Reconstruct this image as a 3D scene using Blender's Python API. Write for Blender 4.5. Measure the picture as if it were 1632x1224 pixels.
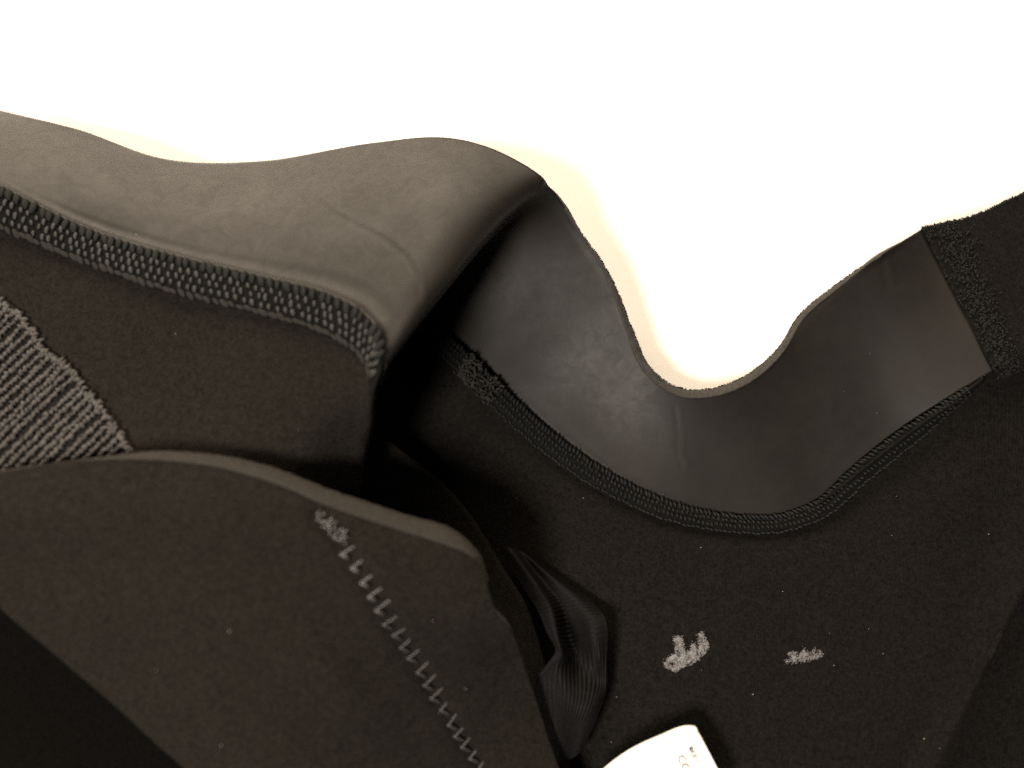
import bpy, math, random
import numpy as np
from mathutils import Vector, Matrix, noise
from mathutils.bvhtree import BVHTree

random.seed(7)
rng = np.random.default_rng(7)
S = bpy.context.scene
C = S.collection
for o in list(bpy.data.objects):
    bpy.data.objects.remove(o)

# ------------------------------------------------------------------ camera
W, H, LENS = 1632.0, 1224.0, 30.0
TILT = math.radians(14)
AIM = Vector((0.0, 0.0, 0.015))
CAM = AIM + Vector((0, -math.sin(TILT), math.cos(TILT))) * 0.215
cd = bpy.data.cameras.new('camera'); cam = bpy.data.objects.new('camera', cd); C.objects.link(cam)
cam.location = CAM
cam.rotation_euler = (AIM - CAM).to_track_quat('-Z', 'Y').to_euler()
cd.lens = LENS; cd.sensor_width = 36.0
cd.clip_start = 0.005; cd.clip_end = 50.0
cd.dof.use_dof = True
cd.dof.focus_distance = 0.208
cd.dof.aperture_fstop = 5.0
S.camera = cam
FWD = (AIM - CAM).normalized()
RIGHT = Vector((1, 0, 0))
UP = RIGHT.cross(FWD)
SW = 36.0 / LENS

# ------------------------------------------------------------------ world, lamps, exposure
world = bpy.data.worlds.new('World'); S.world = world
world.use_nodes = True
bg = world.node_tree.nodes['Background']
bg.inputs[0].default_value = (1.0, 0.93, 0.85, 1)
bg.inputs[1].default_value = 0.10

def area_lamp(name, loc, aim, size, power, col):
    d = bpy.data.lights.new(name, 'AREA'); d.shape = 'DISK'; d.size = size
    d.energy = power; d.color = col
    o = bpy.data.objects.new(name, d); C.objects.link(o)
    o.location = loc
    o.rotation_euler = (Vector(aim) - Vector(loc)).to_track_quat('-Z', 'Y').to_euler()
    return o
area_lamp('room_lamp', (-0.19, -0.22, 0.47), (0.02, 0, 0.01), 0.13, 6.0, (1.0, 0.90, 0.79))
area_lamp('window_lamp', (-0.28, 0.90, 0.52), (-0.02, 0.03, 0.02), 1.05, 32.5, (1.0, 0.83, 0.63))

S.view_settings.view_transform = 'Standard'
S.view_settings.look = 'None'
S.view_settings.exposure = 0.0
S.view_settings.gamma = 1.0
S.render.engine = 'CYCLES'
S.cycles.use_denoising = False
S.cycles.max_bounces = 6

# ------------------------------------------------------------------ placing helpers
def ray(px, py):
    return (FWD + RIGHT * ((px - W / 2) / W * SW) - UP * ((py - H / 2) / W * SW))

def P(px, py, h):
    """a point of the scene seen at photo pixel (px, py), h centimetres above the table"""
    d = ray(px, py)
    t = (h * 0.01 - CAM.z) / d.z
    return CAM + d * t

def px_of(p):
    v = Vector(p) - CAM
    z = v.dot(FWD)
    return (W / 2 + v.dot(RIGHT) / z / SW * W, H / 2 - v.dot(UP) / z / SW * W)

def hermite(ctrl, t, n):
    ctrl = np.asarray(ctrl, float); t = np.asarray(t, float)
    k = len(t)
    m = np.zeros_like(ctrl)
    if k == 2:
        m[:] = (ctrl[1] - ctrl[0]) / (t[1] - t[0])
    else:
        dl = (ctrl[1:] - ctrl[:-1]) / (t[1:] - t[:-1])[:, None]
        h = t[1:] - t[:-1]
        m[1:-1] = (dl[:-1] * h[1:, None] + dl[1:] * h[:-1, None]) / (h[1:] + h[:-1])[:, None]
        m[0] = dl[0]; m[-1] = dl[-1]
    s = np.linspace(t[0], t[-1], n) if np.isscalar(n) else np.asarray(n)
    i = np.clip(np.searchsorted(t, s, side='right') - 1, 0, k - 2)
    hh = (t[i + 1] - t[i]); x = ((s - t[i]) / hh)[:, None]; hh = hh[:, None]
    return ((2*x**3 - 3*x**2 + 1) * ctrl[i] + (x**3 - 2*x**2 + x) * hh * m[i]
            + (-2*x**3 + 3*x**2) * ctrl[i + 1] + (x**3 - x**2) * hh * m[i + 1])

def chord(rows):
    """shared parameter: mean chord length over several polylines (R,K,3)"""
    d = np.linalg.norm(rows[:, 1:] - rows[:, :-1], axis=2).mean(0)
    return np.concatenate([[0], np.cumsum(np.maximum(d, 1e-5))])

def to3(rows):
    return np.array([[tuple(P(*p)) for p in r] for r in rows])

def loft(rows, nu, nv, is3=False):
    A = np.asarray(rows, float) if is3 else to3(rows)
    t = chord(A)
    B = np.array([hermite(r, t, nu) for r in A])
    tv = chord(B.transpose(1, 0, 2))
    G = np.array([hermite(B[:, j], tv, nv) for j in range(nu)]).transpose(1, 0, 2)
    return G

def normals(G):
    du = np.gradient(G, axis=1); dv = np.gradient(G, axis=0)
    n = np.cross(du, dv)
    n /= np.maximum(np.linalg.norm(n, axis=2, keepdims=True), 1e-12)
    mid = G.reshape(-1, 3)
    if (n.reshape(-1, 3) * (np.array(CAM) - mid)).sum() < 0:
        n = -n
    return n

def displace(G, f):
    N = normals(G)
    out = G.copy()
    for i in range(G.shape[0]):
        for j in range(G.shape[1]):
            d = f(G[i, j], i / (G.shape[0] - 1), j / (G.shape[1] - 1))
            out[i, j] += N[i, j] * d
    return out

def fbm(p, scale, oct=3):
    v = Vector(p) * scale
    return noise.fractal(v, 0.6, 2.0, oct)

def new_obj(name, me, parent=None, mats=()):
    for m in mats:
        me.materials.append(m)
    o = bpy.data.objects.new(name, me); C.objects.link(o)
    if parent is not None:
        o.parent = parent
    return o

def grid_faces(nv, nu, flip):
    f = []
    for i in range(nv - 1):
        for j in range(nu - 1):
            a = i*nu + j
            q = (a, a + 1, a + nu + 1, a + nu)
            f.append(q[::-1] if flip else q)
    return f

def sheet(name, G, mats, parent, thick=0.0, rim=None):
    nv, nu = G.shape[:2]
    n = np.cross(np.gradient(G, axis=1), np.gradient(G, axis=0)).reshape(-1, 3)
    flip = (n * (np.array(CAM) - G.reshape(-1, 3))).sum() < 0
    me = bpy.data.meshes.new(name)
    me.from_pydata([tuple(p) for p in G.reshape(-1, 3)], [], grid_faces(nv, nu, flip))
    uu = chord(G); vv = chord(G.transpose(1, 0, 2))
    uv = me.uv_layers.new(name='UVMap')
    idx = np.empty(len(me.loops), np.int32); me.loops.foreach_get('vertex_index', idx)
    co = np.stack([uu[idx % nu], vv[idx // nu]], 1).astype(np.float32)
    uv.data.foreach_set('uv', co.ravel())
    me.polygons.foreach_set('use_smooth', [True] * len(me.polygons))
    o = new_obj(name, me, parent, [m for m in (mats, rim) if m])
    if thick:
        s = o.modifiers.new('thickness', 'SOLIDIFY'); s.thickness = thick; s.offset = -1.0
        s.use_quality_normals = True
        if rim:
            s.material_offset_rim = 1
    return o

def bvh_of(G, flip=False):
    nv, nu = G.shape[:2]
    return BVHTree.FromPolygons([Vector(p) for p in G.reshape(-1, 3)], grid_faces(nv, nu, flip))

def drop(bvh, px, py):
    """where the sight line of a photo pixel meets a sheet: point and normal towards the viewer"""
    loc, nor, i, d = bvh.ray_cast(CAM, ray(px, py).normalized())
    if loc is None:
        return None, None
    if nor.dot(CAM - loc) < 0:
        nor = -nor
    return loc, nor

class MB:
    def __init__(s): s.v = []; s.f = []
    def tube(s, pts, radii, seg=5, caps=True):
        pts = [Vector(p) for p in pts]; k = len(pts)
        if np.isscalar(radii): radii = [radii] * k
        b0 = len(s.v)
        ref = Vector((0.31, 0.17, 0.93))
        for i, p in enumerate(pts):
            t = (pts[min(i+1, k-1)] - pts[max(i-1, 0)])
            t = t.normalized() if t.length > 1e-9 else Vector((1, 0, 0))
            a = t.cross(ref)
            a = a.normalized() if a.length > 1e-6 else t.orthogonal().normalized()
            b = t.cross(a)
            for q in range(seg):
                w = 2*math.pi*q/seg
                s.v.append(p + (a*math.cos(w) + b*math.sin(w)) * radii[i])
        for i in range(k-1):
            for q in range(seg):
                c = b0 + i*seg; q2 = (q+1) % seg
                s.f.append((c+q, c+q2, c+seg+q2, c+seg+q))
        if caps:
            s.f.append(tuple(b0 + q for q in range(seg))[::-1])
            s.f.append(tuple(b0 + (k-1)*seg + q for q in range(seg)))
    def mesh(s, name, smooth=True):
        me = bpy.data.meshes.new(name)
        me.from_pydata([tuple(v) for v in s.v], [], s.f)
        if smooth: me.polygons.foreach_set('use_smooth', [True]*len(me.polygons))
        return me

# ------------------------------------------------------------------ materials
def mat(name, build):
    m = bpy.data.materials.new(name); m.use_nodes = True
    nt = m.node_tree; b = nt.nodes['Principled BSDF']
    build(nt, b)
    return m
def nd(nt, t, **kw):
    n = nt.nodes.new(t)
    for k, v in kw.items():
        if k in n.inputs: n.inputs[k].default_value = v
        else: setattr(n, k, v)
    return n
def ramp(nt, src, a, b, ca, cb):
    r = nt.nodes.new('ShaderNodeValToRGB')
    r.color_ramp.elements[0].position = a; r.color_ramp.elements[0].color = (*ca, 1)
    r.color_ramp.elements[1].position = b; r.color_ramp.elements[1].color = (*cb, 1)
    nt.links.new(src, r.inputs[0])
    return r

def rubber(nt, b):
    tc = nd(nt, 'ShaderNodeTexCoord')
    n1 = nd(nt, 'ShaderNodeTexNoise', Scale=45.0, Detail=4.0)
    nt.links.new(tc.outputs['Object'], n1.inputs['Vector'])
    r = ramp(nt, n1.outputs['Fac'], 0.35, 0.7, (0.0042, 0.0034, 0.0027), (0.0070, 0.0057, 0.0045))
    nt.links.new(r.outputs[0], b.inputs['Base Color'])
    n3 = nd(nt, 'ShaderNodeTexNoise', Scale=220.0, Detail=6.0, Roughness=0.7, Distortion=1.2)
    nt.links.new(tc.outputs['Object'], n3.inputs['Vector'])
    av = nd(nt, 'ShaderNodeMath', operation='ADD'); nt.links.new(n1.outputs['Fac'], av.inputs[0]); nt.links.new(n3.outputs['Fac'], av.inputs[1])
    hv = nd(nt, 'ShaderNodeMath', operation='MULTIPLY'); hv.inputs[1].default_value = 0.5; nt.links.new(av.outputs[0], hv.inputs[0])
    r2 = ramp(nt, hv.outputs[0], 0.3, 0.7, (0.44,)*3, (0.62,)*3)
    nt.links.new(r2.outputs[0], b.inputs['Roughness'])
    b.inputs['Specular IOR Level'].default_value = 0.20
    n2 = nd(nt, 'ShaderNodeTexNoise', Scale=2600.0, Detail=2.0)
    nt.links.new(tc.outputs['Object'], n2.inputs['Vector'])
    bp = nd(nt, 'ShaderNodeBump', Strength=0.25, Distance=0.00006)
    nt.links.new(n2.outputs['Fac'], bp.inputs['Height'])
    nt.links.new(bp.outputs[0], b.inputs['Normal'])
M_rubber = mat('smooth_skin_rubber', rubber)

def jersey(c0, c1, knit=0.00042, ang=0.0, sheen=0.25, bump=0.6):
    def f(nt, b):
        tc = nd(nt, 'ShaderNodeTexCoord')
        mp = nd(nt, 'ShaderNodeMapping'); mp.inputs['Rotation'].default_value[2] = ang
        nt.links.new(tc.outputs['UV'], mp.inputs['Vector'])
        dn = nd(nt, 'ShaderNodeTexNoise', Scale=900.0, Detail=2.0)
        nt.links.new(tc.outputs['UV'], dn.inputs['Vector'])
        wv = nd(nt, 'ShaderNodeTexWave', wave_type='BANDS', bands_direction='X', Scale=0.314/knit, Distortion=1.6, Detail=2.0)
        wv.inputs['Detail Scale'].default_value = 1.5
        nt.links.new(mp.outputs[0], wv.inputs['Vector'])
        wv2 = nd(nt, 'ShaderNodeTexWave', wave_type='BANDS', bands_direction='Y', Scale=0.314/(knit*0.8), Distortion=2.0, Detail=2.0)
        nt.links.new(mp.outputs[0], wv2.inputs['Vector'])
        mul = nd(nt, 'ShaderNodeMath', operation='MULTIPLY'); nt.links.new(wv.outputs['Fac'], mul.inputs[0]); nt.links.new(wv2.outputs['Fac'], mul.inputs[1])
        nf = nd(nt, 'ShaderNodeTexNoise', Scale=1500.0, Detail=3.0); nt.links.new(tc.outputs['Object'], nf.inputs['Vector'])
        add = nd(nt, 'ShaderNodeMath', operation='ADD'); nt.links.new(mul.outputs[0], add.inputs[0]); nt.links.new(nf.outputs['Fac'], add.inputs[1])
        bp = nd(nt, 'ShaderNodeBump', Strength=bump, Distance=0.00022)
        nt.links.new(add.outputs[0], bp.inputs['Height']); nt.links.new(bp.outputs[0], b.inputs['Normal'])
        big = nd(nt, 'ShaderNodeTexNoise', Scale=700.0, Detail=5.0, Roughness=0.75); nt.links.new(tc.outputs['Object'], big.inputs['Vector'])
        mx = nd(nt, 'ShaderNodeMath', operation='ADD'); nt.links.new(big.outputs['Fac'], mx.inputs[0]); nt.links.new(nf.outputs['Fac'], mx.inputs[1])
        hl = nd(nt, 'ShaderNodeMath', operation='MULTIPLY'); hl.inputs[1].default_value = 0.5; nt.links.new(mx.outputs[0], hl.inputs[0])
        wm = nd(nt, 'ShaderNodeMath', operation='MULTIPLY_ADD'); wm.inputs[1].default_value = 0.12; nt.links.new(mul.outputs[0], wm.inputs[0]); nt.links.new(hl.outputs[0], wm.inputs[2])
        r = ramp(nt, wm.outputs[0], 0.38, 0.74, c0, c1)
        nt.links.new(r.outputs[0], b.inputs['Base Color'])
        b.inputs['Roughness'].default_value = 0.92
        b.inputs['Specular IOR Level'].default_value = 0.04
        b.inputs['Sheen Weight'].default_value = sheen
        b.inputs['Sheen Roughness'].default_value = 0.5
        b.inputs['Sheen Tint'].default_value = (0.5, 0.45, 0.4, 1)
    return f
M_jersey = mat('black_jersey', jersey((0.0050, 0.0043, 0.0035), (0.0155, 0.0133, 0.0110), sheen=0.015))
M_lining = mat('lining_jersey', jersey((0.0026, 0.0023, 0.0021), (0.0100, 0.0088, 0.0079), knit=0.00055, sheen=0.01))
M_shade = mat('shade_dark_cloth', jersey((0.0010, 0.0009, 0.0007), (0.003, 0.0026, 0.0021), sheen=0.0))  # near-black cloth colour carries the shade below the flap's edge

def simple(col, rough=0.8, var=0.35, scale=600.0, spec=0.3):
    def f(nt, b):
        tc = nd(nt, 'ShaderNodeTexCoord')
        n = nd(nt, 'ShaderNodeTexNoise', Scale=scale, Detail=3.0); nt.links.new(tc.outputs['Object'], n.inputs['Vector'])
        r = ramp(nt, n.outputs['Fac'], 0.3, 0.7, tuple(c*(1-var) for c in col), tuple(c*(1+var) for c in col))
        nt.links.new(r.outputs[0], b.inputs['Base Color'])
        b.inputs['Roughness'].default_value = rough
        b.inputs['Specular IOR Level'].default_value = spec
        bp = nd(nt, 'ShaderNodeBump', Strength=0.4, Distance=0.0001); nt.links.new(n.outputs['Fac'], bp.inputs['Height']); nt.links.new(bp.outputs[0], b.inputs['Normal'])
    return f
M_foam = mat('foam_cut_edge', simple((0.026, 0.0235, 0.0205), 0.9, 0.3, 1500))
M_foam_light = mat('foam_cut_edge_pale', simple((0.0145, 0.0120, 0.0094), 0.9, 0.25, 1300))
M_thread = mat('black_thread', simple((0.0085, 0.0088, 0.0088), 0.75, 0.4, 1500, 0.12))
M_thread_grey = mat('grey_thread', simple((0.027, 0.0265, 0.0250), 0.65, 0.4, 1500, 0.25))
M_seam = mat('seam_base', simple((0.0030, 0.0030, 0.0028), 0.9, 0.4, 1200, 0.08))
M_zig = mat('zigzag_thread', simple((0.018, 0.0167, 0.0150), 0.42, 0.3, 1200, 0.6))
M_rib = mat('ribbed_knit_yarn', simple((0.046, 0.0425, 0.039), 0.85, 0.6, 1300))
M_ribbase = mat('ribbed_knit_base', simple((0.008, 0.0074, 0.0067), 0.9, 0.5, 1500, 0.05))
M_tape = mat('grosgrain_tape', simple((0.0036, 0.0033, 0.0036), 0.6, 0.25, 1500, 0.06))
M_label = mat('white_label_satin', simple((0.86, 0.84, 0.79), 0.6, 0.02, 900))
M_ink = mat('label_ink', simple((0.012, 0.009, 0.012), 0.8, 0.2, 900))
M_lint = mat('lint', simple((0.35, 0.33, 0.30), 0.9, 0.3, 900))
M_print = mat('worn_white_print', simple((0.125, 0.122, 0.122), 0.85, 0.45, 1800))

def table_m(nt, b):
    tc = nd(nt, 'ShaderNodeTexCoord')
    n = nd(nt, 'ShaderNodeTexNoise', Scale=9.0, Detail=4.0); nt.links.new(tc.outputs['Object'], n.inputs['Vector'])
    r = ramp(nt, n.outputs['Fac'], 0.3, 0.7, (0.86, 0.84, 0.80), (0.89, 0.87, 0.835))
    nt.links.new(r.outputs[0], b.inputs['Base Color']); b.inputs['Roughness'].default_value = 0.5
M_table = mat('white_table_top', table_m)

# ------------------------------------------------------------------ the table
me = bpy.data.meshes.new('table_top')
t = 1.2
me.from_pydata([(x, y, z) for z in (0, -0.03) for x, y in ((-t, -t), (t, -t), (t, t), (-t, t))], [],
               [(0, 1, 2, 3), (7, 6, 5, 4), (0, 4, 5, 1), (1, 5, 6, 2), (2, 6, 7, 3), (3, 7, 4, 0)])
table = new_obj('table_surface', me, None, [M_table])
table['kind'] = 'structure'

# ------------------------------------------------------------------ the wetsuit
suit = bpy.data.objects.new('wetsuit', None); C.objects.link(suit)
suit.empty_display_size = 0.02
suit['label'] = 'black neoprene wetsuit with its smooth rubber collar folded open on a white table'
suit['category'] = 'wetsuit'

# collar: top edge T and seam line B, ruled together, one continuous folded strip
T = [(-150,140,1.5),(0,176,2.1),(123,205,2.6),(276,254,2.4),(429,256,2.4),(590,230,2.8),(712,219,3.15),
     (800,240,3.52),(842,265,3.7),(874,296,3.42),(901,331,3.0),(929,378,2.55),(959,424,2.35),(979,468,2.2),(1000,531,1.95),(1034,599,1.75),
     (1083,630,1.65),(1137,630,1.65),(1196,608,1.7),(1248,562,1.8),(1280,507,1.9),(1335,458,2.05),(1402,407,2.3),(1468,366,2.25)]
TO = [(902,330,2.9),(930,376,2.45),(962,421,2.25),(985,465,2.1),(1009,527,1.85),(1041,591,1.65),
      (1085,619,1.55),(1135,619,1.55),(1190,598,1.6),(1240,555,1.7),(1274,502,1.8),(1331,455,1.95),(1400,406,2.2)]
B = [(-150,225,4.6),(0,297,4.3),(125,359,4.15),(280,408,4.35),(420,442,4.5),(525,470,4.65),(582,502,4.8),(608,545,5.0),
     (604,594,5.05),(560,590,2.2),(575,445,0.35),(676,504,0.35),(765,578,0.6),(830,643,0.75),(900,703,0.85),(985,760,0.95),
     (1080,803,1.0),(1170,820,1.0),(1240,820,1.05),(1300,797,1.1),(1360,742,1.3),(1430,686,1.6),(1510,634,2.1),(1584,588,2.6)]
T3 = np.array([tuple(P(*p)) for p in T]); B3 = np.array([tuple(P(*p)) for p in B])
k = len(T)
bowL = [0.3]*7 + [0.3, 0.2, 0.0, -0.1, -0.15, -0.2, -0.2, -0.2, -0.15, -0.1, -0.1, -0.1, -0.1, -0.1, -0.1, -0.1, 0.0]
rows = []
VV = (0.0, 0.22, 0.45, 0.68, 0.86, 0.94, 0.965, 1.0)
for v in VV:
    r = T3*(1-v) + B3*v
    bow = np.array(bowL)*0.01*math.sin(math.pi*min(v/0.97, 1))
    r[:, 2] += bow
    lip = {0.86: 0.0, 0.94: 0.0, 0.965: 0.0003, 1.0: 0.0013}.get(v, 0)
    r[:, 2] += lip*np.array([1]*7 + [0.7, 0.3, 0.0, 0.0, 0.0, 0.0] + [0.1]*(k-13))
    rows.append(r)
Gc = loft(rows, 420, 90, True)
vv_ = np.linspace(0, 1, 90)
wt = np.clip(1 - vv_/0.55, 0, 1)**1.2 * np.clip(vv_/0.04, 0, 1)
apex = np.exp(-((np.arange(420) - np.argmin(np.linalg.norm(Gc[0] - T3[8], axis=1)))/14.0)**2)
for _ in range(90):
    av = Gc.copy(); wt2 = wt[:, None] + np.zeros((1, 420)); wt2[:3] = np.maximum(wt2[:3], 0.75*apex)
    av[:, 1:-1] = (Gc[:, :-2] + Gc[:, 2:])/2
    Gc += (av - Gc)*(0.8*wt2)[:, :, None]

def crease_fn(polys):
    def f(x, y):
        d = 0.0
        for pts, wd, dep in polys:
            best = 1e9; tt = 0
            for a, b_ in zip(pts[:-1], pts[1:]):
                ax, ay = a; bx, by = b_
                L = (bx-ax)**2 + (by-ay)**2
                q = max(0, min(1, ((x-ax)*(bx-ax) + (y-ay)*(by-ay))/L))
                dx, dy = x-ax-q*(bx-ax), y-ay-q*(by-ay)
                dd = math.hypot(dx, dy)
                if dd < best:
                    best = dd
            d += dep*math.exp(-(best/wd)**2)
        return d
    return f
cr = crease_fn([([(505,322),(540,345),(572,362),(610,380),(645,408),(664,440),(668,475)], 4, -0.00009),
                ([(510,316),(545,338),(577,355),(616,373),(652,402),(673,436),(678,470)], 4.5, 0.00008),
                ([(548,240),(543,280),(546,330)], 9, -0.00004),
                ([(1404,420),(1410,440),(1416,456)], 2.6, -0.00011), ([(1413,414),(1420,436),(1426,450)], 2.6, 0.00011),
                ([(1076,650),(1082,690),(1080,720),(1088,745)], 2.8, -0.00004), ([(1083,652),(1088,690),(1086,718),(1094,745)], 3.2, 0.00004),
                ([(862,452),(905,447),(950,430)], 5, 0.00007)])
def col_disp(p, v, u):
    x, y = px_of(p)
    return cr(x, y) + 0.0003*fbm(p, 20, 2) + 0.00003*fbm(p, 120, 2)
Gc = displace(Gc, col_disp)
collar = sheet('collar', Gc, M_rubber, suit, 0.0016, M_foam)
collar['label'] = 'smooth grey-black rubber collar band folded in an S'
bv_collar = bvh_of(Gc)
nT = len(TO)
RO = to3([TO])[0]; RI = np.array([Gc[0][np.argmin(np.linalg.norm(Gc[0] - q, axis=1))] for q in T3[10:10+nT]]); RI[1:-1, 1] -= 0.0003; RI[:, 2] += 0.0002
Rm = (RO + RI)/2; Rm[:, 2] += 0.0002
Rb = RO.copy(); Rb[:, 2] -= 0.0012
Gt = loft(np.array([RI, Rm, RO, Rb]), 260, 10, True)
Gt = displace(Gt, lambda p, v, u: 0.00012*fbm(p, 420))
rim_ = sheet('cut_edge', Gt, M_foam, collar, 0.0004)
rim_['label'] = 'rough grey cut edge of the collar'

# left lining panel under the collar, and how it turns round the fold
LP = [[(-150,225,4.5),(0,297,4.22),(125,359,4.1),(280,408,4.3),(420,442,4.45),(525,470,4.6),(582,502,4.72),(605,548,4.9),(601,594,4.95),(560,590,2.1),(600,480,0.3)],
      [(-150,390,4.1),(0,440,4.1),(125,490,4.2),(280,530,4.25),(420,555,4.45),(520,575,4.5),(565,600,4.65),(590,632,4.7),(596,670,3.7),(575,670,1.6),(640,620,0.4)],
      [(-150,560,4.0),(0,590,4.0),(125,620,4.1),(280,640,4.15),(410,655,4.4),(510,665,4.3),(555,680,4.0),(580,700,3.5),(582,725,2.6),(570,720,1.1),(640,700,0.3)],
      [(-150,720,4.3),(0,735,4.3),(125,745,4.3),(280,745,4.3),(400,755,4.2),(500,760,3.7),(545,765,2.8),(570,780,2.2),(572,790,1.5),(575,790,0.8),(640,770,0.25)],
      [(-150,900,3.7),(0,900,3.7),(125,900,3.6),(280,890,3.6),(400,880,3.4),(490,870,2.9),(535,860,2.2),(560,855,1.7),(565,855,1.1),(570,855,0.6),(640,850,0.2)]]
Gl = loft(LP, 170, 110)
Gl = displace(Gl, lambda p, v, u: 0.0004*fbm(p, 30) + 0.00012*fbm(p, 200))
lpan = sheet('lining_panel', Gl, M_jersey, suit, 0.0014, M_foam)
lpan['label'] = 'fuzzy black lining panel below the left collar seam'
bv_left = bvh_of(Gl)

# right lining panel (chest), cut by the fold at lower right
RP = [[(560,440,0.15),(590,445,0.2),(690,495,0.25),(775,555,0.4),(840,622,0.5),(910,683,0.58),(992,740,0.65),(1082,780,0.7),(1170,798,0.72),(1236,798,0.75),(1292,775,0.8),(1350,720,0.95),(1450,636,1.35),(1590,560,2.1),(1780,560,2.3),(1790,560,0.5)],
      [(560,720,0.15),(630,660,0.2),(700,650,0.3),(770,690,0.5),(840,740,0.8),(915,790,1.0),(995,830,1.15),(1080,860,1.22),(1170,875,1.25),(1250,880,1.27),(1325,870,1.28),(1400,835,1.3),(1480,790,1.5),(1590,740,1.75),(1736,700,1.95),(1744,699,0.4)],
      [(560,870,0.1),(630,830,0.15),(700,800,0.2),(775,830,0.35),(850,870,0.7),(925,905,1.05),(1000,930,1.25),(1085,945,1.35),(1170,960,1.38),(1255,970,1.38),(1340,970,1.37),(1420,960,1.36),(1500,930,1.36),(1575,890,1.4),(1668,868,1.7),(1676,866,0.3)],
      [(560,1010,0.1),(630,1000,0.12),(700,980,0.15),(780,990,0.25),(860,1020,0.6),(935,1050,1.0),(1005,1060,1.25),(1085,1065,1.38),(1165,1070,1.4),(1245,1075,1.4),(1325,1075,1.4),(1400,1070,1.4),(1470,1055,1.4),(1560,1030,1.42),(1600,1003,1.75),(1606,1001,0.3)],
      [(560,1200,0.1),(630,1200,0.12),(700,1190,0.15),(780,1190,0.25),(860,1200,0.6),(930,1210,1.0),(1000,1215,1.25),(1075,1220,1.38),(1145,1220,1.4),(1215,1220,1.42),(1285,1220,1.42),(1350,1215,1.42),(1410,1205,1.42),(1460,1190,1.4),(1518,1172,1.8),(1524,1170,0.3)],
      [(560,1340,0.1),(630,1340,0.12),(700,1340,0.15),(780,1340,0.25),(860,1340,0.6),(930,1340,1.0),(1000,1340,1.25),(1070,1340,1.38),(1135,1340,1.4),(1195,1340,1.42),(1255,1340,1.42),(1310,1335,1.42),(1360,1330,1.42),(1400,1320,1.4),(1452,1310,1.8),(1458,1308,0.3)]]
Gr = loft(RP, 240, 150)
Gr = displace(Gr, lambda p, v, u: 0.0005*fbm(p, 26) + 0.00008*fbm(p, 220))
rpan = sheet('chest_panel', Gr, M_lining, suit, 0.0007, M_foam)
rpan['label'] = 'black jersey chest panel with two worn white print marks'
bv_right = bvh_of(Gr)

# lower layer past the fold at the right
SP = [[(1480,860,0.1),(1600,840,0.15),(1700,800,0.4),(1850,740,0.7)],
      [(1420,1080,0.1),(1540,1060,0.12),(1680,1010,0.35),(1850,960,0.7)],
      [(1340,1360,0.08),(1500,1350,0.12),(1680,1330,0.35),(1850,1300,0.6)]]
Gs = loft(SP, 60, 60)
spn = sheet('side_panel', displace(Gs, lambda p, v, u: 0.0004*fbm(p, 40)), M_lining, suit, 0.0015, M_foam)

# shoulder panel right of the collar's end
HP = [[(1470,364,2.25),(1500,357,2.3),(1535,350,2.35),(1632,309,2.5),(1780,255,2.7)],
      [(1505,435,2.4),(1530,428,2.45),(1560,420,2.5),(1650,385,2.6),(1790,335,2.8)],
      [(1545,512,2.52),(1565,505,2.56),(1592,498,2.6),(1675,465,2.7),(1800,420,2.9)],
      [(1584,590,2.64),(1602,584,2.66),(1625,576,2.7),(1700,545,2.8),(1810,505,2.95)],
      [(1606,640,1.3),(1625,636,1.35),(1650,630,1.4),(1720,605,1.5),(1815,575,1.6)]]
Gh = loft(HP, 90, 80)
hpn = sheet('shoulder_panel', displace(Gh, lambda p, v, u: 0.0003*fbm(p, 40)), M_lining, suit, 0.0010, M_lining)
bv_sh = bvh_of(Gh)

# front flap: thick panel lying over the opening, lower left
FL = [[(-220,800,4.9),(0,752,5.1),(150,733,5.2),(330,742,5.2),(420,764,5.15),(530,808,5.0),(640,846,4.75),(738,880,4.5),(768,893,4.35)],
      [(-220,830,4.9),(0,800,5.15),(150,785,5.25),(330,792,5.25),(425,810,5.2),(535,848,5.0),(645,880,4.75),(742,912,4.45),(774,922,4.3)],
      [(-70,912,4.6),(70,900,4.8),(200,890,4.95),(350,900,5.0),(450,915,4.9),(560,945,4.7),(660,970,4.45),(750,985,4.1),(796,985,3.9)],
      [(0,968,4.45),(120,968,4.65),(240,965,4.8),(370,975,4.8),(470,990,4.7),(580,1015,4.3),(680,1032,3.85),(770,1030,3.4),(818,1010,3.15)],
      [(140,1088,4.1),(240,1080,4.3),(340,1080,4.4),(450,1088,4.4),(540,1100,4.3),(640,1110,3.7),(730,1115,3.2),(805,1108,2.8),(845,1085,2.6)],
      [(290,1223,3.7),(370,1215,3.9),(450,1215,4.0),(540,1220,3.7),(620,1225,3.3),(700,1230,2.9),(775,1235,2.6),(845,1235,2.4),(893,1228,2.2)],
      [(400,1330,3.3),(470,1330,3.5),(540,1330,3.6),(620,1335,3.2),(690,1335,2.9),(760,1340,2.6),(825,1340,2.4),(890,1340,2.2),(945,1335,2.1)]]
ZL = [(542,884),(559,906),(574,929),(586,951),(598,972),(610,995),(625,1012),(637,1032),(649,1049),(663,1072),(674,1093),(685,1113),(700,1132),(713,1156),(723,1174),(734,1191),(747,1209),(759,1229),(771,1250),(783,1271)]
ZR = [(566,870),(579,892),(594,916),(609,936),(622,955),(633,980),(646,1000),(654,1017),(669,1034),(683,1053),(695,1073),(706,1094),(713,1118),(727,1136),(738,1158),(749,1174),(759,1194),(770,1213),(782,1233),(794,1254)]
zc = crease_fn([([(505,822),(540,868),(580,925),(625,1000),(668,1068),(715,1145),(770,1230),(800,1280)], 16, -0.0008),
                ([(750,985),(790,978),(820,1000)], 22, 0.0006)])
Gf = loft(FL, 260, 200)
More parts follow.
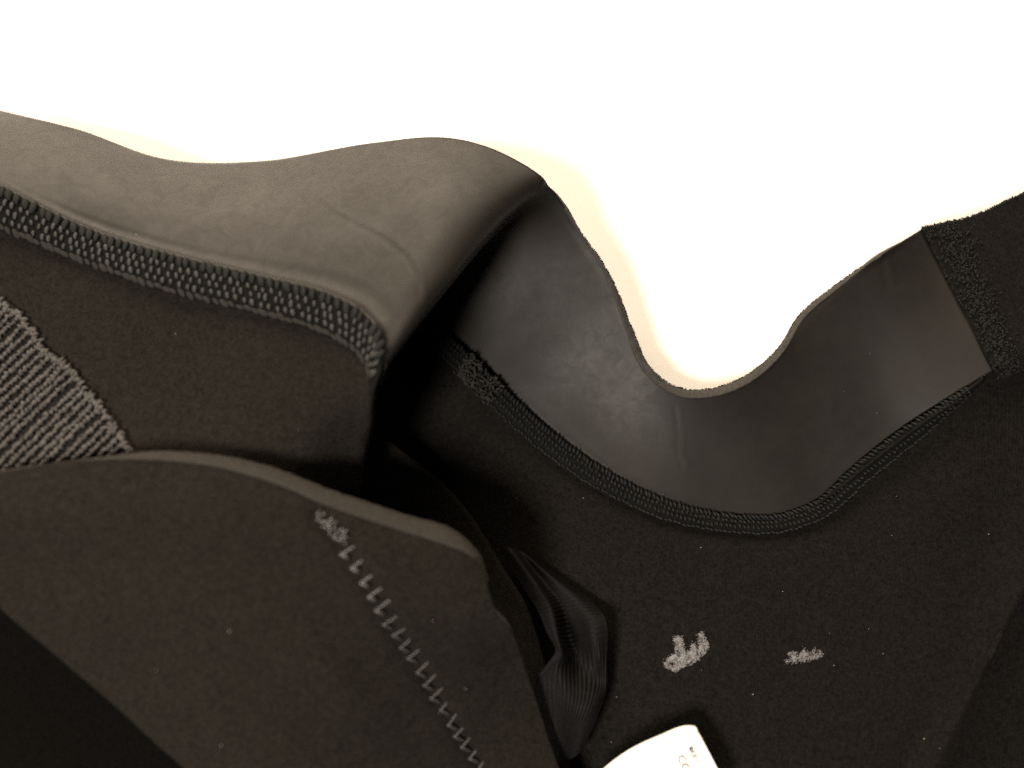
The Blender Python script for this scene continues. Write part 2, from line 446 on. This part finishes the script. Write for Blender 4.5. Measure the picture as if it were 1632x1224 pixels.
def flap_disp(p, v, u):
    x, y = px_of(p)
    return 0.0005*fbm(p, 30) + 0.00010*fbm(p, 260) + zc(x, y)
Gf = displace(Gf, flap_disp)
flap = sheet('front_flap', Gf, M_jersey, suit, 0.0022, M_foam)
flap['label'] = 'thick black front flap with pale cut edge and zigzag stitching'
bv_flap = bvh_of(Gf)
# its pale cut edge along the top
E0 = [(-220,800,4.9),(0,752,5.1),(150,733,5.2),(250,733,5.2),(330,741,5.2),(420,764,5.15),(530,808,5.0),(640,846,4.75),(738,880,4.5),(762,893,4.4),(776,930,4.2)]
E1 = [(-220,799,4.85),(0,750,5.05),(150,730,5.15),(250,722,5.1),(330,727,5.05),(420,746,5.0),(530,788,4.85),(640,825,4.6),(738,861,4.35),(762,883,4.25),(778,928,4.1)]
Em = [((a[0]+b[0])/2, (a[1]+b[1])/2, (a[2]+b[2])/2+0.01) for a, b in zip(E0, E1)]
E2 = [(a[0]+4, a[1]+6, a[2]-0.6) for a in E1]
Ge = loft([E0, Em, E1, E2], 300, 14)
Ge = displace(Ge, lambda p, v, u: 0.00012*fbm(p, 900) + 0.00007*fbm(p, 200))
ce = sheet('cut_edge', Ge, M_foam_light, flap, 0.0006)
ce['label'] = 'pale cut foam edge of the flap'

# dark second layer under the flap
UL = [[(470,700,2.2),(560,672,1.9),(600,690,1.65),(660,735,1.5),(720,790,1.4),(765,850,1.3),(800,910,1.3),(838,970,1.3),(866,1050,1.3),(890,1140,1.3),(915,1240,1.3),(940,1330,1.3)],
      [(470,790,2.0),(540,770,1.7),(580,780,1.4),(630,810,1.1),(680,850,0.9),(720,900,0.9),(755,960,0.9),(790,1020,1.0),(820,1090,1.1),(850,1160,1.1),(880,1250,1.1),(910,1335,1.1)],
      [(440,900,1.6),(500,900,1.3),(540,910,1.0),(590,930,0.7),(630,960,0.6),(670,1000,0.6),(700,1050,0.7),(735,1100,0.8),(765,1150,0.9),(795,1200,0.9),(830,1270,0.9),(860,1345,0.9)]]
Gu = loft(UL, 140, 50)
ul = sheet('under_layer', displace(Gu, lambda p, v, u: 0.0004*fbm(p, 45)), M_jersey, suit, 0.002, M_jersey)
# layer beyond the flap's lower left edge, its shade painted into the colour
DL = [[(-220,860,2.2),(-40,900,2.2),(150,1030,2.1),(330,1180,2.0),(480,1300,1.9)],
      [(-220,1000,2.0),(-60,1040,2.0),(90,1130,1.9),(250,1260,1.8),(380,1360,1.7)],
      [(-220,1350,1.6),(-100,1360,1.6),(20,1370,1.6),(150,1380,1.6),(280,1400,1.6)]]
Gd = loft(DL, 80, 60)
dl = sheet('outer_layer', displace(Gd, lambda p, v, u: 0.0005*fbm(p, 40)), M_shade, suit, 0.002, M_foam)
dl['label'] = 'layer under the lower left edge of the flap, with shade in its colour'

# ------------------------------------------------------------------ left coverstitch seam
SB = [(-150,305,4.65),(0,368,4.4),(108,412,4.3),(270,468,4.5),(410,502,4.6),(503,530,4.65),(553,555,4.75),(583,588,4.85),(592,630,4.85)]
SA = [(p[0], p[1]+1, p[2]+0.15) for p in B[:9]]
SM = [((a[0]+b[0])/2, (a[1]+b[1])/2, (a[2]+b[2])/2+0.06) for a, b in zip(SA, SB)]
Gb = loft([SA, SM, SB], 300, 16)
seam = sheet('collar_seam', Gb, M_seam, suit, 0.0004)
seam['label'] = 'wide beaded coverstitch seam under the left collar'

def frame(G, u, v):
    nv, nu = G.shape[:2]
    x = u*(nu-1); y = v*(nv-1)
    i = int(min(max(y, 0), nv-1.001)); j = int(min(max(x, 0), nu-1.001))
    fx, fy = x-j, y-i
    p = (G[i, j]*(1-fx)+G[i, j+1]*fx)*(1-fy) + (G[i+1, j]*(1-fx)+G[i+1, j+1]*fx)*fy
    tu = G[i, j+1]-G[i, j]; tv = G[i+1, j]-G[i, j]
    n = np.cross(tu, tv)
    p, tu, tv, n = Vector(p), Vector(tu).normalized(), Vector(tv).normalized(), Vector(n).normalized()
    if n.dot(CAM - p) < 0 and abs(n.dot((CAM-p).normalized())) > 0.15: n = -n
    return p, tu, n

def bead_mesh(name, prof, mat_, seg=6):
    mb = MB()
    mb.tube([(x, 0, 0) for x, r in prof], [r for x, r in prof], seg)
    me = mb.mesh(name); me.materials.append(mat_)
    return me
cap = [(-0.5, 0.10), (-0.32, 0.24), (0.0, 0.31), (0.32, 0.24), (0.5, 0.10)]
me_loop = bead_mesh('stitch_loop', cap, M_thread)
me_bead = bead_mesh('stitch_bead', cap, M_thread_grey)
M_thread_mid = mat('dull_thread', simple((0.017, 0.0155, 0.0140), 0.85, 0.5, 1800, 0.1))
me_flat = bead_mesh('stitch_flat', cap, M_thread_mid)
me_zig = bead_mesh('zig_thread', [(-0.5, 0.05), (-0.35, 0.085), (0.0, 0.095), (0.35, 0.085), (0.5, 0.05)], M_zig, 6)

def place(name, me, parent, p, xdir, n, sx, sy, sz):
    x = xdir.normalized(); z = (n - x*n.dot(x)).normalized(); y = z.cross(x)
    M = Matrix(((x.x*sx, y.x*sy, z.x*sz, p.x), (x.y*sx, y.y*sy, z.y*sz, p.y), (x.z*sx, y.z*sy, z.z*sz, p.z), (0, 0, 0, 1)))
    o = bpy.data.objects.new(name, me); C.objects.link(o); o.parent = parent
    o.matrix_basis = M
    return o

Lb = float(chord(Gb)[-1])
u0 = 0.14
npitch = 54
for q in range(npitch):
    u = u0 + (0.965-u0)*(q/(npitch-1))
    pitch = Lb*(0.965-u0)/npitch
    for v, me_, ang, ln, wd, zz in ((0.11, me_loop, 62, 1.45, 1.35, 0.9), (0.33, me_bead, 60, 0.80, 0.80, 0.75), (0.52, me_bead, 60, 0.80, 0.80, 0.75), (0.71, me_bead, 60, 0.74, 0.9, 0.9), (0.90, me_flat, 20, 1.25, 1.1, 0.6)):
        uu = min(u + random.uniform(-0.0022, 0.0022) + {0.33: 0.5, 0.71: 0.5, 0.52: 1.0}.get(v, 0.0)*(0.965-u0)/npitch, 0.995)
        p, tu, n = frame(Gb, uu, v + random.uniform(-0.02, 0.02))
        tv = n.cross(tu)
        if tv.dot(-UP) < 0: tv = -tv
        a = math.radians(ang + random.uniform(-16, 16))
        d = tu*math.cos(a) + tv*math.sin(a)
        s = pitch*random.uniform(0.8, 1.15)
        place('stitch', me_, seam, p + n*0.0003, d, n, s*ln, s*wd, s*zz)

# ------------------------------------------------------------------ right coverstitch seam (finer: joined)
QA = [(600,460,0.6),(676,505,0.7),(765,578,0.9),(830,643,0.95),(900,703,1.0),(985,760,1.05),(1080,803,1.1),(1170,821,1.1),(1240,821,1.15),(1300,799,1.2),(1360,745,1.4),(1430,690,1.7),(1500,645,2.15),(1566,601,2.48)]
QB = [(580,490,0.6),(660,530,0.7),(742,607,0.85),(808,674,0.95),(880,735,1.05),(972,792,1.15),(1072,834,1.2),(1168,850,1.2),(1245,850,1.22),(1315,826,1.28),(1382,770,1.46),(1450,715,1.75),(1508,664,2.08),(1570,606,2.44)]
QM = [((a[0]+b[0])/2, (a[1]+b[1])/2, (a[2]+b[2])/2+0.07) for a, b in zip(QA, QB)]
Gq = loft([QA, QM, QB], 360, 12)
seam2 = sheet('chest_seam', Gq, M_seam, suit, 0.0004)
seam2['label'] = 'narrow dark coverstitch seam along the chest panel'
mb = MB()
Lq = float(chord(Gq)[-1]); nq = int(Lq/0.00115)
for q in range(nq):
    u = 0.02 + 0.96*q/nq
    for v, ang, ln, wd in ((0.12, 62, 0.0018, 0.00036), (0.38, 60, 0.0010, 0.00034), (0.64, 66, 0.0010, 0.00034), (0.92, 15, 0.0013, 0.00030)):
        p, tu, n = frame(Gq, u + random.uniform(-0.0008, 0.0008), min(max(v + random.uniform(-0.04, 0.04), 0), 1))
        tv = n.cross(tu)
        if tv.dot(-UP) < 0: tv = -tv
        a = math.radians(ang + random.uniform(-14, 14)); d = tu*math.cos(a) + tv*math.sin(a)
        c = p + n*0.00025
        mb.tube([c - d*ln/2, c + n*wd*0.6, c + d*ln/2], [wd*0.5, wd, wd*0.5], 5)
# thread tangle where the seam was back-tacked
o = new_obj('seam_thread', mb.mesh('seam_thread'), seam2, [M_thread]); o['kind'] = 'stuff'
mb = MB()
for q in range(190):
    u = 0.172 + 0.070*random.random()
    p, tu, n = frame(Gq, u, random.uniform(0.0, 1.05))
    d = Vector((random.gauss(0, 1), random.gauss(0, 1), random.gauss(0, 0.4))).normalized()
    c = p + n*random.uniform(0.0003, 0.0009)
    mb.tube([c - d*0.0006, c + n*0.0004, c + d*0.0006], [0.00014, 0.00024, 0.00014], 5)
o = new_obj('thread_tangle', mb.mesh('thread_tangle'), seam2, [M_thread_mid]); o['kind'] = 'stuff'
# thin raised piping line just below the collar on the right
mb = MB()
pts = [P(x, y, h) for x, y, h in [(1300,806,1.35),(1345,772,1.42),(1385,740,1.6),(1440,697,1.85),(1500,655,2.2),(1545,630,2.45)]]
g = hermite([tuple(p) for p in pts], chord(np.array([[tuple(p) for p in pts]])), 60)
mb.tube(g, [0.00045*min(1, i/6+0.1, (59-i)/12+0.05) for i in range(60)], 8)
new_obj('collar_piping', mb.mesh('collar_piping'), suit, [M_seam])

# ------------------------------------------------------------------ ribbed knit patch (left)
bound = [(-40,470),(8,478),(40,502),(62,532),(76,556),(110,578),(140,617),(165,648),(186,682),(204,704),(216,716)]
PA = [(-90,520),(-60,560),(-40,590),(0,630),(20,660),(50,690),(90,716),(130,730),(170,736),(205,736),(222,728)]
def surf(bv, x, y, off):
    p, n = drop(bv, x, y)
    return (p + n*off) if p is not None else None
# base: strip between the boundary and the flap edge, draped on the lining panel
base_rows = []
low = [(-60,790),(0,790),(30,785),(60,782),(90,780),(120,776),(150,772),(175,766),(195,756),(210,740),(219,724)]
for f in np.linspace(0, 1, 9):
    base_rows.append([tuple(surf(bv_left, a[0]*(1-f)+b_[0]*f, a[1]*(1-f)+b_[1]*f, 0.0006)) for a, b_ in zip(bound, low)])
Gp = loft(np.array(base_rows), 60, 40, True)
patch = sheet('ribbed_patch', Gp, M_ribbase, suit, 0.0005)
patch['label'] = 'pale grey ribbed knit patch on the lining panel'
bx = [p[0] for p in bound]; by = [p[1] for p in bound]
def bound_y(x): return float(np.interp(x, bx, by))
dirx, diry = 0.72, -0.694
s_ = 0
base_pt = [-30.0, 520.0]
for q in range(27):
    # ribs run up to the right; start points go down along the normal of the rib direction
    rq = q*13.0 + random.gauss(0, 1.4)
    cx = 10 + rq*0.694 - 60; cy = 500 + rq*0.72
    lo_t, hi_t, hit = None, None, []
    for tt in np.arange(-330, 330, 2.0):
        x = cx + dirx*tt; y = cy + diry*tt
        if -45 < x < 218 and y > bound_y(x) + 3 and y < 775:
            hit.append(tt)
    if len(hit) < 6: continue
    t0, t1 = hit[0], hit[-1] + random.uniform(-2, 3)
    mb = MB(); pts = []; rad = []
    m = max(6, int((t1-t0)/2.4))
    for i in range(m+1):
        tt = t0 + (t1-t0)*i/m
        x = cx + dirx*tt + random.gauss(0, 1.1); y = cy + diry*tt + random.gauss(0, 1.1)
        p = surf(bv_left, x, y, 0.0011 + random.gauss(0, 0.00006))
        if p is None: continue
        pts.append(p); rad.append((0.00050 + 0.00024*math.sin(i*1.9 + q)) * random.uniform(0.6, 1.25))
    rad[0] *= 0.5; rad[-1] *= 0.6
    mb.tube(pts, rad, 6)
    new_obj('rib', mb.mesh('rib'), patch, [M_rib])
mb = MB()
acc = 0
for (x0, y0), (x1, y1) in zip(bound[:-1], bound[1:]):
    L = math.hypot(x1-x0, y1-y0)
    for tt in np.arange(0, L, 5.0):
        for _ in range(2):
            x = x0 + (x1-x0)*tt/L + random.gauss(-3, 2.6); y = y0 + (y1-y0)*tt/L + random.gauss(4, 2.6)
            p, n = drop(bv_left, x, y)
            if p is None: continue
            d = (n.orthogonal().normalized()*random.gauss(0, 1) + n.cross(n.orthogonal()).normalized()*random.gauss(0, 1)).normalized()
            c = p + n*0.0009
            mb.tube([c - d*0.0007, c + n*0.0004, c + d*0.0007], [0.0002, 0.00042, 0.0002], 5)
o = new_obj('patch_border', mb.mesh('patch_border'), patch, [M_rib]); o['kind'] = 'stuff'

# ------------------------------------------------------------------ zigzag stitching on the flap
def thread_between(a, b_, lift, wd, name='zigzag_stitch'):
    p0, n0 = drop(bv_flap, *a); p1, n1 = drop(bv_flap, *b_)
    if p0 is None or p1 is None: return
    c = (p0+p1)/2 + n0*lift; d = p1-p0
    place(name, me_zig, flap, c, d, n0, d.length, wd, wd)
for i, (l, r) in enumerate(zip(ZL, ZR)):
    big = 1.0 if i > 4 else 1.5
    thread_between(l, r, 0.00035, 0.0025*big)
    if i+1 < len(ZL):
        thread_between((l[0]-2, l[1]-2), (l[0]+15, l[1]+6), 0.00045, 0.0044*big)
mb = MB()
for q in range(46):
    f = random.random()
    x = 508 + 44*f + random.gauss(0, 5); y = 824 + 38*f + random.gauss(0, 6)
    p, n = drop(bv_flap, x, y)
    if p is None: continue
    d = (RIGHT*random.gauss(0.6, 0.7) + UP*random.gauss(0.4, 0.8)).normalized()
    c = p + n*random.uniform(0.0003, 0.0008)
    mb.tube([c - d*0.0009, c + n*0.0004, c + d*0.0009], [0.00014, 0.00026, 0.00014], 5)
o = new_obj('back_tack', mb.mesh('back_tack'), flap, [M_zig]); o['kind'] = 'stuff'

# ------------------------------------------------------------------ hanging loop of ribbed tape
LA = [[(792,868,0.9),(808,872,1.05),(826,877,1.0),(840,884,1.0),(850,889,0.85)],
      [(836,940,1.3),(855,936,1.5),(872,934,1.25),(890,929,1.4),(906,930,1.15)],
      [(858,975,1.7),(876,972,2.0),(896,968,1.45),(925,962,1.65),(950,966,1.55)],
      [(873,1010,2.1),(887,1010,2.3),(908,1010,1.5),(942,1000,2.0),(967,993,1.95)],
      [(885,1041,2.35),(895,1042,2.5),(920,1046,1.6),(950,1042,2.1),(969,1045,1.95)],
      [(857,1080,2.05),(882,1064,2.4),(922,1076,1.95),(955,1086,1.9),(968,1090,1.8)],
      [(853,1104,1.8),(884,1103,2.25),(922,1112,2.25),(950,1113,2.1),(964,1110,1.85)],
      [(866,1160,1.6),(888,1158,1.95),(911,1160,2.05),(931,1160,1.95),(945,1157,1.75)],
      [(884,1215,1.4),(894,1212,1.6),(905,1210,1.7),(916,1205,1.7),(926,1196,1.55)]]
GL = loft(LA, 170, 300)
lu = chord(GL)[-1]; lv = chord(GL.transpose(1, 0, 2))[-1]
def rib_disp(p, v, u):
    w = min(max((v - 0.50)/0.07, 0), 1)
    a = math.sin(2*math.pi*(lv*v/0.00105 + 0.9*u + 0.25*fbm(p, 60)))
    c = math.sin(2*math.pi*(u*19 + 1.5*v + 0.25*fbm(p, 60)))
    return 0.00011*min(max((v-0.2)/0.15, 0), 1)*(a*(1-w)*0.6 + c*w) + 0.0004*fbm(p, 55)
loop = sheet('hanging_loop', displace(GL, rib_disp), M_tape, suit, 0.0005)
loop['label'] = 'folded loop of thin black ribbed tape beside the flap'

# ------------------------------------------------------------------ care label
CL = [[(940,1245,2.1),(972,1216,2.3),(1002,1195,2.4),(1050,1172,2.4),(1098,1156,2.3),(1108,1157,2.28)],
      [(944,1250,2.2),(976,1221,2.4),(1006,1201,2.5),(1053,1178,2.5),(1100,1161,2.38),(1110,1161,2.36)],
      [(947,1257,2.02),(979,1228,2.22),(1009,1207,2.32),(1056,1184,2.32),(1102,1167,2.24),(1113,1166,2.22)],
      [(951,1266,2.15),(983,1237,2.34),(1013,1216,2.44),(1060,1193,2.44),(1106,1176,2.34),(1117,1174,2.32)],
      [(970,1290,2.1),(1000,1264,2.35),(1030,1242,2.45),(1076,1220,2.48),(1121,1203,2.4),(1131,1201,2.4)],
      [(1000,1350,2.0),(1030,1324,2.25),(1060,1302,2.35),(1106,1280,2.4),(1151,1262,2.35),(1161,1260,2.35)]]
Gk = loft(CL, 60, 50)
lab = sheet('care_label', Gk, M_label, suit, 0.0003)
lab['label'] = 'white care label with small dark print'
bv_lab = bvh_of(Gk)
def label_text(txt, px, py, dxy, size):
    p, n = drop(bv_lab, px, py)
    q, _ = drop(bv_lab, px + dxy[0], py + dxy[1])
    if p is None or q is None: return
    cu = bpy.data.curves.new('label_print', 'FONT'); cu.body = txt; cu.size = size; cu.offset = 0.00006
    cu.materials.append(M_ink)
    tmp = bpy.data.objects.new('label_print_curve', cu); C.objects.link(tmp)
    me = bpy.data.meshes.new_from_object(tmp.evaluated_get(bpy.context.evaluated_depsgraph_get()))
    bpy.data.objects.remove(tmp)
    x = (q-p).normalized(); z = n; y = z.cross(x)
    for v_ in me.vertices:
        w_ = p + x*v_.co.x + y*v_.co.y
        l_, n_, _i, _d = bv_lab.find_nearest(w_)
        if n_.z < 0: n_ = -n_
        v_.co = l_ + n_*0.00008
    o = bpy.data.objects.new('label_print', me); C.objects.link(o); o.parent = lab
label_text('CC', 1079, 1206, (5, 12), 0.0024)
label_text('acce', 1097, 1191, (5, 12), 0.0021)

# ------------------------------------------------------------------ worn print marks on the chest panel
def in_poly(x, y, poly):
    c = False
    for (x0, y0), (x1, y1) in zip(poly, poly[1:] + poly[:1]):
        if (y0 > y) != (y1 > y) and x < (x1-x0)*(y-y0)/(y1-y0) + x0: c = not c
    return c
mark1 = [(1073,1015),(1086,1014),(1092,1040),(1100,1036),(1104,1023),(1112,1034),(1114,1024),(1112,1010),(1119,1008),(1130,1030),(1121,1042),(1108,1054),(1092,1062),(1082,1067),(1074,1070),(1060,1062),(1058,1056),(1068,1046),(1078,1040),(1076,1030)]
mark2 = [(1256,1041),(1263,1038),(1268,1040),(1276,1042),(1280,1031),(1285,1039),(1294,1041),(1298,1031),(1301,1040),(1310,1038),(1311,1046),(1300,1048),(1290,1053),(1272,1056),(1262,1055),(1247,1057),(1258,1049)]
for poly, dens in ((mark1, 0.93), (mark2, 0.72)):
    xs = [p[0] for p in poly]; ys = [p[1] for p in poly]
    mb = MB(); st = 0.8
    for y in np.arange(min(ys)-3, max(ys)+3, st):
        for x in np.arange(min(xs)-3, max(xs)+3, st):
            jx, jy = x + random.gauss(0, 1.7), y + random.gauss(0, 1.7)
            if not in_poly(jx, jy, poly) or random.random() > dens*(0.70+0.75*noise.noise(Vector((x*0.13, y*0.13, 0)))): continue
            p, n = drop(bv_right, x, y)
            if p is None: continue
            a = RIGHT*0.000085*random.uniform(0.6, 1.3); b_ = n.cross(a)*random.uniform(0.6, 1.3)
            c = p + n*random.uniform(0.00012, 0.0002)
            i0 = len(mb.v); mb.v += [c-a-b_*0.6, c+a-b_, c+a*0.7+b_, c-a+b_*0.8]; mb.f.append((i0, i0+1, i0+2, i0+3))
    o = new_obj('worn_print', mb.mesh('worn_print', False), rpan, [M_print])
    o['kind'] = 'stuff'

# ------------------------------------------------------------------ fuzzy end seam, edge fibres, lint
mb = MB()
for q in range(900):
    v = random.random()*0.75
    w = random.gauss(0.36, 0.20)
    p, tu, n = frame(Gh, min(max(w*0.27, 0.0), 0.9), v)
    d = (tu*random.gauss(0, 1) + n.cross(tu)*random.gauss(0, 1) + n*random.gauss(0.3, 0.3)).normalized()
    c = p + n*random.uniform(0.0, 0.0005)
    L = random.uniform(0.0002, 0.0006)
    mb.tube([c - d*L, c + n*0.0003, c + d*L], [0.00012, 0.00024, 0.00012], 4)
for q in range(420):
    # loose loops poking over the shoulder panel's raw top edge
    p, tu, n = frame(Gh, random.random()*0.72, 0.0)
    d = (UP*random.gauss(0.5, 0.5) + RIGHT*random.gauss(0, 1)).normalized()
    L = random.uniform(0.0003, 0.0007)
    mb.tube([p - d*L, p + d*L*random.random(), p + d*L + n*0.0001], [0.00016, 0.00018, 0.00008], 4)
o = new_obj('end_seam_thread', mb.mesh('end_seam_thread'), hpn, [M_thread]); o['kind'] = 'stuff'
mb = MB()
N = Gc.shape[1]
for q in range(900):
    p, tu, n = frame(Gt, random.uniform(0.02, 0.98), 0.66)
    c = Vector(p)
    d = (UP*random.gauss(0.8, 0.5) + tu*random.gauss(0, 0.9)).normalized()
    L = random.uniform(0.0001, 0.00042)
    mb.tube([c, c + d*L*0.6, c + d*L], [0.00012, 0.0001, 0.00004], 4)
o = new_obj('edge_fuzz', mb.mesh('edge_fuzz'), collar, [M_seam]); o['kind'] = 'stuff'
mb = MB()
for bv, x0, x1, y0, y1, cnt in ((bv_right, 820, 1620, 640, 1220, 26), (bv_flap, 0, 880, 740, 1220, 9), (bv_left, 60, 580, 440, 720, 3), (bv_collar, 40, 1560, 200, 820, 20)):
    for q in range(cnt):
        x, y = random.uniform(x0, x1), random.uniform(y0, y1)
        p, n = drop(bv, x, y)
        if p is None: continue
        d = (RIGHT*random.gauss(0, 1) + UP*random.gauss(0, 1)).normalized()
        L = abs(random.gauss(0.00006, 0.00008)) + 0.00003
        c = p + n*0.0001
        mb.tube([c - d*L, c + n*0.00004, c + d*L], [0.00003, 0.00006, 0.00003], 4)
o = new_obj('lint', mb.mesh('lint'), suit, [M_lint]); o['kind'] = 'stuff'
